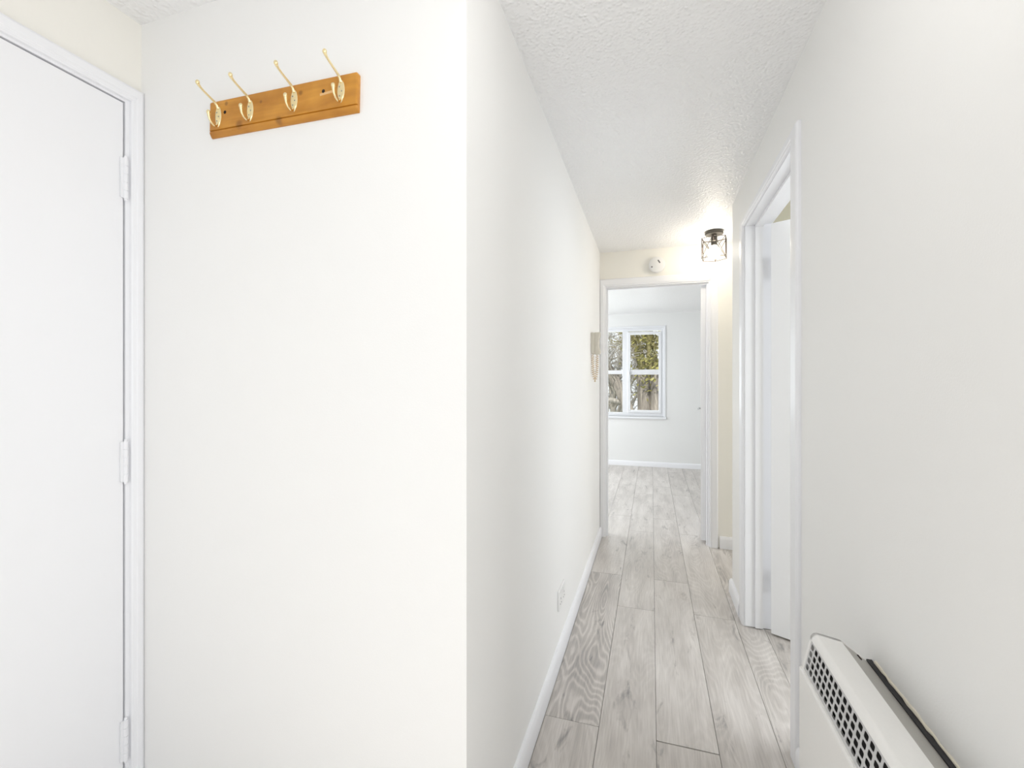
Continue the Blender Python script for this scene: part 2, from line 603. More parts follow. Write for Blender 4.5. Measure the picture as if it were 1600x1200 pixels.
bm = NB()
bm_prism(bm, [(XL + d, z) for d, z in skirt_prof(0.079, 0.017)], YC - 0.016, YE - 0.015, 'y')
struct('baseboard_left', bm, M['gloss'], smooth=True)
bm = NB()
bm_prism(bm, [(YC - d, z) for d, z in skirt_prof(0.079, 0.017)], XD, XL, 'x')
struct('baseboard_coat_wall', bm, M['gloss'], smooth=True)
bm = NB()
bm_prism(bm, [(XR - d, z) for d, z in skirt_prof(0.079, 0.017)], 2.62, YR + 0.016, 'y')
bm_prism(bm, [(XR - d, z) for d, z in skirt_prof(0.079, 0.017)], 0.30, 1.635, 'y')
struct('baseboard_right', bm, M['gloss'], smooth=True)
bm = NB()
bm_prism(bm, [(YE - d, z) for d, z in skirt_prof(0.088, 0.016)], 0.486, 1.30, 'x')
struct('baseboard_end', bm, M['gloss'], smooth=True)
bm = NB()
bm_prism(bm, [(YF - d, z) for d, z in skirt_prof(0.072, 0.016)], -3.0, 1.65, 'x')
struct('baseboard_living_room', bm, M['gloss'], smooth=True)

# ------------------------------------------------------------------ door casings


def arch_prof(w, t):
    """architrave section: from the opening side (0) to the outer edge (w), thickness t"""
    return [(0, 0), (0, t * 0.55), (0.004, t * 0.78), (0.010, t * 0.80), (0.013, t * 0.96), (0.020, t), (w - 0.008, t), (w - 0.002, t * 0.8), (w, t * 0.5), (w, 0)]


def casing(bm, fixed, sgn, axis, lo, hi, top, w_lo, w_top, w_hi, t):
    """mitred architrave round an opening lo..hi (along the wall) and top (height); the wall face at `fixed`,
    protruding in direction sgn along the other axis; each leg and the head may have its own width"""
    pl, pt, ph_ = arch_prof(w_lo, t), arch_prof(w_top, t), arch_prof(w_hi, t)

    def P(along, out, z):
        o_ = fixed + sgn * out
        return (o_, along, z) if axis == 'x' else (along, o_, z)
    secs = [[P(lo - a[0], a[1], 0.0) for a in pl],
            [P(lo - a[0], a[1], top + c[0]) for a, c in zip(pl, pt)],
            [P(hi + a[0], a[1], top + c[0]) for a, c in zip(ph_, pt)],
            [P(hi + a[0], a[1], 0.0) for a in ph_]]
    rings = [[bm.verts.new(p) for p in s] for s in secs]
    n = len(pl)
    for a, b_ in zip(rings, rings[1:]):
        for k in range(n):
            bm.faces.new((a[k], a[(k + 1) % n], b_[(k + 1) % n], b_[k]))
    bm.faces.new(rings[0])
    bm.faces.new(list(reversed(rings[-1])))


# casing of the cupboard door: lining y 0.124..0.892 clear
bm = NB()
casing(bm, XD, 1, 'x', 0.117, 0.9015, 2.034, 0.044, 0.040, 0.0324, 0.017)
bm_box(bm, XD - T, XD + 0.001, 0.8915, 0.915, 0, 2.052)
bm_box(bm, XD - T, XD + 0.001, 0.10, 0.1225, 0, 2.052)
bm_box(bm, XD - T, XD + 0.001, 0.1225, 0.8915, 2.0265, 2.052)
bm_box(bm, XD - 0.066, XD - 0.044, 0.876, 0.8915, 0, 2.0265)
bm_box(bm, XD - 0.066, XD - 0.044, 0.1225, 0.138, 0, 2.0265)
bm_box(bm, XD - 0.066, XD - 0.044, 0.138, 0.876, 2.012, 2.0265)
struct('trim_1', bm, M['gloss'])
bm = NB()
bm_box(bm, XD - 0.115, XD - 0.067, 0.1225, 0.8915, 0.001, 2.0265)
struct('door_gap_shade', bm, M['gap'])  # dark sheet behind the leaf stands in for shade in the door gap

# casing of the right doorway
bm = NB()
casing(bm, XR, -1, 'x', 1.712, 2.533, 2.030, 0.074, 0.040, 0.084, 0.015)
xa, xb = XR - 0.001, XR + T + 0.001
bm_box(bm, xa, xb, 2.526, 2.555, 0.004, 2.055)
bm_box(bm, xa, xb, 1.69, 1.718, 0, 2.055)
bm_box(bm, xa, xb, 1.718, 2.526, 2.026, 2.055)
xs0, xs1 = XR + 0.043, XR + 0.077
bm_box(bm, xs0, xs1, 2.513, 2.526, 0.006, 2.026)
bm_box(bm, xs0, xs1, 1.718, 1.731, 0, 2.026)
bm_box(bm, xs0, xs1, 1.731, 2.513, 2.013, 2.026)
struct('trim_2', bm, M['gloss'])

# casing of the living room doorway
bm = NB()
casing(bm, YE, -1, 'y', -0.353, 0.4175, 2.000, 0.0425, 0.060, 0.057, 0.015)
bm_box(bm, -0.378, -0.347, YE - 0.001, YE + 0.101, 0, 2.02)
bm_box(bm, 0.411, 0.435, YE - 0.001, YE + 0.101, 0, 2.02)
bm_box(bm, -0.347, 0.411, YE - 0.001, YE + 0.101, 1.991, 2.02)
bm_box(bm, -0.347, -0.335, YE + 0.022, YE + 0.058, 0, 1.991)
bm_box(bm, 0.399, 0.411, YE + 0.022, YE + 0.058, 0, 1.991)
bm_box(bm, -0.335, 0.399, YE + 0.022, YE + 0.058, 1.979, 1.991)
struct('trim_3', bm, M['gloss'])

# ------------------------------------------------------------------ doors


def hinge_bm(z, length=0.116, r=0.0055):
    """knuckles of a butt hinge around the local vertical axis"""
    bm = NB()
    n = 5
    for k in range(n):
        z0 = z - length / 2 + k * length / n
        bm_tube(bm, [(0, 0, z0 + 0.0007), (0, 0, z0 + length / n - 0.0007)], r if k % 2 else r * 1.02, 14)
    bm_tube(bm, [(0, 0, z - length / 2 - 0.002), (0, 0, z + length / 2 + 0.002)], r * 0.72, 12)
    bm_ball(bm, (0, 0, z + length / 2 + 0.002), r * 0.8)
    bm_ball(bm, (0, 0, z - length / 2 - 0.002), r * 0.8)
    return bm


bm = NB()
bm_box(bm, XD - 0.043, XD - 0.001, 0.1265, 0.8878, 0.006, 2.0228)
door1 = struct('door_1', bm, M['satin'], bevel=0.0015)
for z in (1.810, 1.012, 0.2275):
    h = obj('hinge', hinge_bm(z), M['gloss'], door1, smooth=True, loc=(XD + 0.004, 0.8905, 0))
    bmh = NB()
    bm_box(bmh, -0.004, -0.0005, -0.012, -0.001, z - 0.056, z + 0.056)
    obj('hinge_leaf', bmh, M['gloss'], h)


def leaf_door(name, hinge_xy, ang, width, z0, z1, thick, side):
    """door leaf running along local +X from the hinge, thickness on local Y"""
    bm = NB()
    y0, y1 = (0, thick) if side > 0 else (-thick, 0)
    bm_box(bm, 0.003, width, y0, y1, z0, z1)
    o = struct(name, bm, M['satin'], bevel=0.0015)
    o.location = (hinge_xy[0], hinge_xy[1], 0)
    o.rotation_euler = (0, 0, ang)
    return o


# leaf of the right doorway, opened into the side room
d2 = leaf_door('door_2', (0.5735, 2.512), math.atan2(-0.46, 0.889), 0.762, 0.010, 2.012, 0.040, -1)
for z in (1.80, 0.25):
    obj('hinge', hinge_bm(z, 0.1, 0.005), M['gloss'], d2, smooth=True, loc=(-0.002, 0.004, 0))
bm = NB()
bm_tube(bm, [(0.70, -0.040, 1.0), (0.70, -0.085, 1.0), (0.60, -0.088, 1.0)], 0.009, 12)
obj('handle', bm, M['chrome'], d2, smooth=True)

# leaf of the living room doorway, opened right back: its hinge edge faces the passage
d3 = leaf_door('door_3', (0.4075, YE + 0.066), R(81.5), 0.740, 0.022, 1.981, 0.046, 1)
for z in (1.80, 0.25):
    obj('hinge', hinge_bm(z, 0.1, 0.005), M['gloss'], d3, smooth=True, loc=(0.0, -0.004, 0))
bm = NB()
bm_lathe(bm, [(0, 0), (0.025, 0), (0.025, 0.006), (0.010, 0.008), (0.010, 0.030), (0.0, 0.030)], 20,
         Matrix.Translation((0.685, 0.046, 1.0)) @ Matrix.Rotation(R(-90), 4, 'X'))
bm_tube(bm, [(0.685, 0.075, 1.0), (0.685, 0.090, 1.0), (0.675, 0.096, 1.0), (0.585, 0.096, 1.0)], 0.008, 12)
obj('handle', bm, M['chrome'], d3, smooth=True)

# ------------------------------------------------------------------ living room window


def frame_bm(x0, x1, z0, z1, w, y0, y1, wb=None):
    bm = NB()
    wb = wb or w
    bm_box(bm, x0, x0 + w, y0, y1, z0, z1)
    bm_box(bm, x1 - w, x1, y0, y1, z0, z1)
    bm_box(bm, x0 + w, x1 - w, y0, y1, z0, z0 + wb)
    bm_box(bm, x0 + w, x1 - w, y0, y1, z1 - w, z1)
    return bm


bm = frame_bm(WX0, WX1, WZ0 + 0.02, WZ1, 0.052, YF + 0.02, YF + 0.09, 0.055)
bm_box(bm, -0.415, -0.337, YF + 0.02, YF + 0.09, WZ0 + 0.075, WZ1 - 0.052)
win = struct('window_1', bm, M['upvc'], bevel=0.004)
bm = frame_bm(WX0 - 0.012, WX1 + 0.012, WZ0 - 0.004, WZ1 + 0.012, 0.026, YF - 0.010, YF + 0.03)
obj('window_trim', bm, M['upvc'], win, bevel=0.003)
bm = NB()
bm_box(bm, WX0 - 0.02, WX1 + 0.02, YF - 0.028, YF + 0.03, WZ0 - 0.012, WZ0 + 0.022)
obj('window_sill', bm, M['upvc'], win, bevel=0.005)
bm = frame_bm(-0.341, 0.138, 0.786, 1.985, 0.038, YF + 0.008, YF + 0.075)
sash = obj('window_sash', bm, M['upvc'], win, bevel=0.004)
bm = NB()
bm_box(bm, -0.305, 0.102, YF + 0.012, YF + 0.07, 1.352, 1.425)
obj('glazing_bar', bm, M['upvc'], sash, bevel=0.004)
bm = NB()
bm_box(bm, -1.10, -0.41, YF + 0.024, YF + 0.085, 1.362, 1.418)
obj('glazing_bar', bm, M['upvc'], win, bevel=0.004)
bm = NB()
bm_box(bm, -0.308, 0.104, YF + 0.045, YF + 0.060, 0.82, 1.952)
obj('glass_pane', bm, M['glass'], sash)
bm = NB()
bm_box(bm, -1.105, -0.41, YF + 0.050, YF + 0.065, 0.78, 2.005)
obj('glass_pane', bm, M['glass'], win)
bm = NB()
bm_box(bm, -0.327, -0.305, YF - 0.004, YF + 0.009, 1.345, 1.415)
bm_tube(bm, [(-0.316, YF - 0.002, 1.385), (-0.316, YF - 0.028, 1.385), (-0.316, YF - 0.032, 1.31)], 0.008, 10)
obj('window_handle', bm, M['upvc'], sash, smooth=True)

# ------------------------------------------------------------------ coat rack
rack = thing('coat_rack', 'varnished orange pine coat rack with four brass double hooks on the white wall', 'coat rack',
             (-0.9085, YC, 1.9405), (0, R(1.35), 0))
BT = 0.012
hw, hh = 0.2345, 0.047
# board section: flat face, groove, then a moulded lower edge running back to the wall
prof = [(0, hh), (-BT + 0.003, hh), (-BT, hh - 0.003), (-BT, -0.0305), (-BT + 0.003, -0.0315), (-BT + 0.003, -0.0338),
        (-BT - 0.0005, -0.0345), (-BT + 0.0005, -0.038), (-BT + 0.003, -0.0415), (-0.0035, -hh), (0, -hh)]
bm = NB()
# rounded vertical ends: several slices near each end
xs = [(-hw, 0.006, 0.80), (-hw + 0.0012, 0.0035, 0.90), (-hw + 0.003, 0.0012, 1.0), (-hw + 0.006, 0.0, 1.0),
      (hw - 0.006, 0.0, 1.0), (hw - 0.003, 0.0012, 1.0), (hw - 0.0012, 0.0035, 0.90), (hw, 0.006, 0.80)]
rings = [[bm.verts.new((x, p[0] * (s if abs(x) > hw - 0.002 else 1.0), p[1] - (drop if p[1] > 0.03 else 0))) for p in prof] for x, drop, s in xs]
n = len(prof)
for a, b_ in zip(rings, rings[1:]):
    for k in range(n):
        bm.faces.new((a[k], a[(k + 1) % n], b_[(k + 1) % n], b_[k]))
bm.faces.new(rings[0])
bm.faces.new(list(reversed(rings[-1])))
board = obj('board', bm, M['pine'], rack, smooth=True)
for x, z in ((-0.179, 0.0115), (0.137, 0.0145)):
    bm = NB()
    bm_lathe(bm, [(0, 0.0), (0.0042, 0.0), (0.0046, 0.0004), (0.0042, 0.0008), (0, 0.0003)], 16,
             Matrix.Translation((x, -BT, z)) @ Matrix.Rotation(R(90), 4, 'X'))
    obj('screw_hole', bm, M['hole'], board)
bm = NB()
bm_box(bm, -0.020, 0.018, -0.0004, 0.0004, -0.003, 0.003)
bmesh.ops.rotate(bm, verts=bm.verts[:], matrix=Matrix.Rotation(R(-4), 3, 'Y'))
pm = plain('bare_pine_scrape', (0.80, 0.50, 0.22), 0.5)
obj('bare_patch', bm, pm, board, loc=(0.147, -BT - 0.0001, 0.0085))


def plate_bm():
    bm = NB()
    outl = []
    hz, hwid = 0.030, 0.0100
    N = 14
    for k in range(N + 1):
        t = -1 + 2 * k / N
        outl.append((hwid * (1 - abs(t) ** 2.0) ** 0.9 + 0.0008, t * hz))
    for k in range(N - 1, 0, -1):
        t = -1 + 2 * k / N
        outl.append((-hwid * (1 - abs(t) ** 2.0) ** 0.9 - 0.0008, t * hz))
    back = [bm.verts.new((x, 0, z)) for x, z in outl]
    mid = [bm.verts.new((x, -0.0015, z)) for x, z in outl]
    fr = [bm.verts.new((x * 0.78, -0.0035, z * 0.93)) for x, z in outl]
    m_ = len(outl)
    for a, b_ in ((back, mid), (mid, fr)):
        for k in range(m_):
            bm.faces.new((a[k], a[(k + 1) % m_], b_[(k + 1) % m_], b_[k]))
    bm.faces.new(fr)
    bm.faces.new(list(reversed(back)))
    # upper arm: leaves the top of the plate, runs out and up to a ball
    up = [(0, -0.002, 0.020), (0, -0.006, 0.0280), (0, -0.014, 0.0322), (0, -0.028, 0.0370), (0, -0.042, 0.0416), (0, -0.052, 0.0458), (0, -0.0575, 0.0494), (0, -0.0595, 0.0525)]
    bm_tube(bm, up, [0.0042, 0.0036, 0.0031, 0.0027, 0.0026, 0.0029, 0.0037, 0.0044], 12)
    bm_ball(bm, (0, -0.0602, 0.0540), 0.0050, 1, 1, 1.25)
    # lower arm: from the foot of the plate forward and up
    lo = [(0, -0.002, -0.018), (0, -0.006, -0.0275), (0, -0.013, -0.0300), (0, -0.021, -0.0265), (0, -0.0265, -0.0195), (0, -0.0285, -0.0120), (0, -0.029, -0.0065)]
    bm_tube(bm, lo, [0.0036, 0.0031, 0.0027, 0.0026, 0.0028, 0.0035, 0.0043], 12)
    bm_ball(bm, (0, -0.0292, -0.0045), 0.0052, 1, 1, 1.25)
    return bm


hx = [(-1.109, 1.948), (-1.000, 1.945), (-0.859, 1.945), (-0.719, 1.942)]
first = None
for x, z in hx:
    loc = (x + 0.9085, -BT, z - 1.9405 + 0.0236 * (x + 0.9085))
    if first is None:
        hook = obj('coat_hook', plate_bm(), M['brass'], rack, smooth=True, loc=loc)
        for sx, sz in ((-0.0030, 0.009), (0.0034, -0.002), (-0.0022, -0.013)):
            bm = NB()
            bm_lathe(bm, [(0, 0.0012), (0.0012, 0.0011), (0.0019, 0.0004), (0.0020, -0.0005), (0, -0.0005)], 12,
                     Matrix.Translation((sx, -0.0034, sz)) @ Matrix.Rotation(R(90), 4, 'X'))
            obj('screw', bm, M['steel'], hook, smooth=True)
        first = hook
    else:
        hook = first.copy()
        COL.objects.link(hook)
        hook.location = loc
        for c in first.children:
            d = c.copy()
            COL.objects.link(d)
            d.parent = hook

# ------------------------------------------------------------------ caged ceiling light
light = thing('ceiling_light', 'dark metal flush ceiling light with wire cage round a lit globe bulb', 'ceiling light', (0.412, 3.375, ZC))
bm = NB()
bm_lathe(bm, [(0, 0), (0.058, 0), (0.060, -0.004), (0.060, -0.018), (0.056, -0.023), (0.0, -0.024)], 44)
obj('ceiling_rose', bm, M['pewter'], light, smooth=True)
bm = NB()
bm_lathe(bm, [(0, -0.022), (0.019, -0.022), (0.020, -0.026), (0.020, -0.060), (0.0225, -0.062), (0.0225, -0.068), (0.020, -0.070), (0.020, -0.096), (0.017, -0.099), (0, -0.099)], 28)
obj('lamp_holder', bm, M['pewter'], light, smooth=True)
bm = NB()
pr = [(0.0, -0.188)]
for k in range(1, 15):
    a = math.pi * k / 17
    pr.append((0.042 * math.sin(a), -0.146 - 0.042 * math.cos(a)))
pr += [(0.0165, -0.101), (0.014, -0.097), (0, -0.097)]
bm_lathe(bm, pr, 32)
obj('bulb', bm, M['bulb'], light, smooth=True)
bm = NB()
RC, zt, zb = 0.086, -0.050, -0.186
wr = 0.0019
N = 6
off = R(18)
tops = [(RC * math.cos(off + 2 * math.pi * k / N), RC * math.sin(off + 2 * math.pi * k / N), zt) for k in range(N)]
bots = [(RC * math.cos(off + 2 * math.pi * k / N), RC * math.sin(off + 2 * math.pi * k / N), zb) for k in range(N)]
mids = [(RC * 0.87 * math.cos(off + 2 * math.pi * (k + .5) / N), RC * 0.87 * math.sin(off + 2 * math.pi * (k + .5) / N), (zt + zb) / 2 + 0.01) for k in range(N)]
for k in range(N):
    q = (k + 1) % N
    for a, b_ in ((tops[k], tops[q]), (bots[k], bots[q]), (tops[k], bots[k]), (tops[k], mids[k]), (tops[q], mids[k]), (bots[k], mids[k]), (bots[q], mids[k])):
        bm_tube(bm, [a, b_], wr, 6)
    if k % 2 == 0:
        a = off + 2 * math.pi * k / N
        bm_tube(bm, [tops[k], (0.019 * math.cos(a), 0.019 * math.sin(a), -0.065)], wr, 6)
    bm_ball(bm, tops[k], 0.0026, seg=8)
    bm_ball(bm, bots[k], 0.0026, seg=8)
obj('wire_cage', bm, M['bronze'], light, smooth=True)

# globe lamp added out of view above the camera to brighten the passage
hall = thing('fill_globe', 'unseen white globe lamp added over the hall as fill light', 'ceiling light', (0.05, 0.60, ZC))
bm = NB()
bm_lathe(bm, [(0, 0), (0.055, 0), (0.057, -0.006), (0.052, -0.018), (0.010, -0.024), (0.008, -0.070), (0.030, -0.074), (0.032, -0.092), (0, -0.094)], 40)
obj('ceiling_rose', bm, M['plastic'], hall, smooth=True)
bm = NB()
bm_lathe(bm, [(0, -0.300)] + [(0.108 * math.sin(math.pi * k / 20), -0.192 - 0.108 * math.cos(math.pi * k / 20)) for k in range(1, 19)] + [(0.028, -0.088), (0, -0.088)], 48)
obj('fill_globe_shade', bm, M['opal'], hall, smooth=True)

# ------------------------------------------------------------------ smoke alarm
alarm = thing('smoke_alarm', 'round white smoke alarm on the wall above the living room doorway', 'smoke alarm', (0.040, YE, 2.143), (R(90), 0, 0))
bm = NB()
bm_lathe(bm, [(0, 0), (0.052, 0), (0.054, 0.004), (0.054, 0.010), (0.050, 0.012), (0, 0.012)], 48)
obj('mounting_plate', bm, M['plastic'], alarm, smooth=True)
bm = NB()
bm_lathe(bm, [(0, 0.011), (0.058, 0.011), (0.061, 0.015), (0.061, 0.027), (0.057, 0.034), (0.048, 0.038), (0.024, 0.040), (0.0235, 0.0385), (0.0225, 0.0385), (0.022, 0.0402), (0, 0.0405)], 56)
body = obj('body', bm, M['plastic'], alarm, smooth=True)
bm = NB()
bm_box(bm, -0.0045, 0.0045, -0.0135, 0.0135, 0.0, 0.003)
v = obj('vent_slot', bm, M['grey_plastic'], alarm, loc=(0.015, 0.020, 0.0385))
v.rotation_euler = (0, 0, R(32))
bm = NB()
bm_lathe(bm, [(0, 0), (0.0055, 0), (0.0055, 0.002), (0.004, 0.003), (0, 0.003)], 20)
obj('test_button', bm, M['grey_plastic'], alarm, smooth=True, loc=(-0.037, -0.018, 0.0375))

# ------------------------------------------------------------------ entry phone
phone = thing('entry_phone', 'ivory entry phone handset with tan coiled cord on the left passage wall', 'entry phone', (XL, 3.085, 1.50))
bm = NB()
bm_box(bm, 0, 0.022, 0.0, 0.095, -0.068, 0.076)
base = obj('wall_base', bm, M['ivory'], phone, bevel=0.004)
# handset: rounded bar, thicker at ear and mouth
bm = NB()
sec = []
for k in range(13):
    t = k / 12
    z = -0.072 + 0.150 * t
    bulge = 0.010 * (math.exp(-((t - 0.1) / 0.16) ** 2) + math.exp(-((t - 0.9) / 0.16) ** 2))
    sec.append((z, 0.032 + bulge))
rings = []
for z, d in sec:
    rings.append([bm.verts.new((0.022 + q[0] * d, 0.022 + q[1] * 0.050, z)) for q in ((0, 0), (0.75, 0), (0.95, 0.12), (1, 0.35), (1, 0.65), (0.95, 0.88), (0.75, 1), (0, 1))])
for a, b_ in zip(rings, rings[1:]):
    for k in range(8):
        bm.faces.new((a[k], a[(k + 1) % 8], b_[(k + 1) % 8], b_[k]))
bm.faces.new(rings[0])
bm.faces.new(list(reversed(rings[-1])))
obj('handset', bm, M['ivory'], phone, smooth=True)
for z in (0.028, -0.035):
    bm = NB()
    bm_lathe(bm, [(0, 0), (0.006, 0), (0.006, 0.003), (0, 0.003)], 14, Matrix.Translation((0.021, 0.083, z)) @ Matrix.Rotation(R(90), 4, 'Y'))
    obj('call_button', bm, M['grey_plastic'], phone)
# coiled cord: a helix wound along a hanging loop
path = []
for k in range(61):
    t = k / 60
    a = math.pi * t
    px = 0.012 + 0.026 * (1 + math.cos(a)) / 2
    py = 0.040 + 0.016 * math.cos(a)
    pz = -0.070 - 0.180 * math.sin(a) ** 0.75
    path.append(Vector((px, py, pz)))
L = [0]
for a, b_ in zip(path, path[1:]):
    L.append(L[-1] + (b_ - a).length)
turns, rh = 26, 0.0095
pts = []
M_ = turns * 12
for i in range(M_ + 1):
    s = L[-1] * i / M_
    k = max(j for j in range(len(L)) if L[j] <= s + 1e-9)
    k = min(k, len(path) - 2)
    f = (s - L[k]) / max(1e-9, L[k + 1] - L[k])
    p = path[k].lerp(path[k + 1], f)
    t = (path[k + 1] - path[k]).normalized()
    u = t.cross(Vector((0, 1, 0)))
    u = u.normalized() if u.length > 1e-3 else Vector((1, 0, 0))
    w = t.cross(u)
    a = 2 * math.pi * turns * i / M_
    env = rh * min(1, i / 14, (M_ - i) / 14)
    pts.append(p + u * env * math.cos(a) + w * env * math.sin(a))
bm = NB()
bm_tube(bm, pts, 0.0021, 6)
obj('coiled_cord', bm, M['tan'], phone, smooth=True)

# ------------------------------------------------------------------ socket on the left wall
sock = thing('wall_socket', 'white double wall socket low on the left passage wall above the skirting', 'socket', (XL, 2.025, 0.268))
bm = NB()
bm_box(bm, 0, 0.009, -0.072, 0.072, -0.043, 0.043)
obj('face_plate', bm, M['plastic'], sock, bevel=0.003)
for y in (-0.036, 0.036):
    bm = NB()
    for dy, dz, w, h in ((0, 0.002, 0.004, 0.009), (-0.011, -0.019, 0.0075, 0.004), (0.011, -0.019, 0.0075, 0.004)):
        bm_box(bm, 0.0088, 0.0094, y + dy - w / 2, y + dy + w / 2, dz - h / 2, dz + h / 2)
    obj('pin_holes', bm, M['grey_plastic'], sock)
    bm = NB()
    yy = y * 0.45
    bm_box(bm, 0.0085, 0.0125, yy - 0.006, yy + 0.006, 0.018, 0.034)
    obj('rocker_switch', bm, M['plastic'], sock, bevel=0.0015)

# ------------------------------------------------------------------ wall heater
HY0, HY1 = 0.50, 1.160
heater = thing('wall_heater', 'off-white wall heater with perforated top grille on the right wall', 'heater', (0, 0, 0))
A = Vector((0.324, 0.598))
B = Vector((0.339, 0.663))
top_out = [(0.3385, 0.6635), (0.3405, 0.670), (0.345, 0.6755), (0.351, 0.6775), (0.397, 0.6690)]
bm = NB()
bm_box(bm, 0.318, 0.330, HY0, HY1, 0.12, 0.590)
bm_prism(bm, [(0.318, 0.590), (0.318, 0.5945), (0.3205, 0.598), (0.3243, 0.5985), (0.335, 0.594), (0.335, 0.590)], HY0, HY1, 'y')
bm_prism(bm, top_out + [(0.397, 0.650), (0.350, 0.655)], HY0, HY1, 'y')
for ya, yb in ((HY1 - 0.010, HY1), (HY0, HY0 + 0.010)):
    bm_prism(bm, [(0.3181, 0.12), (0.3181, 0.5945), (0.3242, 0.5985), (0.3385, 0.6635)] + top_out[1:] + [(0.443, 0.6345), (0.443, 0.12)], ya, yb, 'y')
bm_box(bm, 0.330, 0.443, HY0, HY1, 0.12, 0.132)
obj('casing', bm, M['enamel'], heater, smooth=True)
bm = NB()
bm_prism(bm, [(0.397, 0.6688), (0.443, 0.6345), (0.443, 0.600), (0.438, 0.600), (0.438, 0.630), (0.397, 0.660)], HY0, HY1 - 0.0005, 'y')
backp = obj('rear_top_panel', bm, M['rear_grey'], heater)  # rear slope coloured a darker grey than the casing
bm = NB()
bm_tube(bm, [(0.4215, HY1 - 0.020, 0.6508), (0.4225, HY1 - 0.034, 0.6502)], 0.0022, 8)
obj('fixing_slot', bm, M['hole'], backp)
bm = NB()
bm_box(bm, 0.4432, 0.4532, HY0, HY1 - 0.004, 0.13, 0.638)
obj('backing_strip', bm, M['foam'], heater)
bm = NB()
rs = random.Random(5)
yy = [HY0 + (HY1 - 0.02 - HY0) * k / 40 for k in range(41)]
bm_tube(bm, [(XR - 0.0005, y, 0.6405 + rs.uniform(-0.0012, 0.0012)) for y in yy], [0.0022 + rs.uniform(0, 0.0018) for _ in yy], 8)
obj('sealant_bead', bm, M['sealant'], heater, smooth=True)
bm = NB()
bm_prism(bm, [(0.3375, 0.5945), (0.349, 0.6545), (0.40, 0.645), (0.40, 0.5945)], HY0 + 0.0101, HY1 - 0.0101, 'y')
obj('inner_shade_fill', bm, M['inside_shade'], heater)  # near-black solid behind the grille stands in for the shade inside

# perforated grille: cells of 21.4 x 15 mm, each with a rounded hole
dirv = (B - A).normalized()
nrm = Vector((-dirv.y, dirv.x))          # points out of the heater (towards -x, +z)
Ltot = (B - A).length


def GP(y, s, depth=0.0):
    p = A + dirv * s - nrm * depth
    return (p.x, y, p.y)


bm = NB()
py, ps = 0.02145, 0.0150
ytop = HY1 - 0.010
y_first = 1.1366
s_first = 0.0122
ncol = 4
rows = int((y_first - HY0 - 0.022) / py) + 1
s_lo, s_hi = s_first - ps / 2, s_first - ps / 2 + ncol * ps
y_hi, y_lo = y_first + py / 2, y_first + py / 2 - rows * py


def quad(y0, y1, s0, s1):
    bm.faces.new([bm.verts.new(GP(*q)) for q in ((y0, s0), (y1, s0), (y1, s1), (y0, s1))])


quad(HY0 + 0.008, ytop, 0.0005, s_lo)
quad(HY0 + 0.008, ytop, s_hi, Ltot)
quad(y_hi, ytop, s_lo, s_hi)
quad(HY0 + 0.008, y_lo, s_lo, s_hi)
hwy, hws = 0.0077, 0.0055
NS = 24


def hole_pt(a):
    # rounded rectangle by angle (superellipse)
    c, s = math.cos(a), math.sin(a)
    pw = 2 / 4.2
    return (hwy * abs(c) ** pw * (1 if c >= 0 else -1), hws * abs(s) ** pw * (1 if s >= 0 else -1))


def cell_pt(a):
    c, s = math.cos(a), math.sin(a)
    k = min((py / 2) / max(abs(c), 1e-9), (ps / 2) / max(abs(s), 1e-9))
    return (c * k, s * k)


angs = sorted(set([2 * math.pi * k / NS for k in range(NS)] + [math.atan2(sy * ps / 2, sx * py / 2) % (2 * math.pi) for sx in (1, -1) for sy in (1, -1)]))
for r in range(rows):
    for c in range(ncol):
        yc_, sc_ = y_first - r * py, s_first + c * ps
        o_ = [bm.verts.new(GP(yc_ + cell_pt(a)[0], sc_ + cell_pt(a)[1])) for a in angs]
        i_ = [bm.verts.new(GP(yc_ + hole_pt(a)[0], sc_ + hole_pt(a)[1])) for a in angs]
        d_ = [bm.verts.new(GP(yc_ + hole_pt(a)[0], sc_ + hole_pt(a)[1], 0.0009)) for a in angs]
        for k in range(len(angs)):
            q = (k + 1) % len(angs)
            bm.faces.new((o_[k], o_[q], i_[q], i_[k]))
            bm.faces.new((i_[k], i_[q], d_[q], d_[k]))
obj('outlet_grille', bm, M['grille'], heater)

# ------------------------------------------------------------------ outside: garden and trees
bm = NB()
bm_box(bm, -30, 30, YF + 0.5, 60, -2.9, -2.7)
gnd = struct('ground', bm, M['soil'])


def limb(bm, p, d, length, r0, r1, rng, seg=8, bend=0.25, n=6, droop=0.0):
    pts, rad = [Vector(p)], [r0]
    d = Vector(d).normalized()
    for i in range(n):
        d = (d + Vector((rng.uniform(-1, 1), rng.uniform(-1, 1), rng.uniform(-1, 1) - droop)) * bend).normalized()
        pts.append(pts[-1] + d * (length / n))
        rad.append(r0 + (r1 - r0) * (i + 1) / n)
    bm_tube(bm, pts, rad, seg, cap=False)
    return pts, d


def twigs(bm, pts, rng, count, length, r, depth, up=0.4):
    for _ in range(count):
        k = rng.randrange(max(1, len(pts) // 4), len(pts))
        d = Vector((rng.uniform(-1, 1), rng.uniform(-1, 1), rng.uniform(-0.4, 1) + up))
        q, _d = limb(bm, pts[k], d, length * rng.uniform(0.6, 1.3), r, r * 0.45, rng, 4 if r < 0.02 else 6, 0.22, 4)
        if depth > 0:
            twigs(bm, q, rng, 3, length * 0.62, r * 0.5, depth - 1, up)


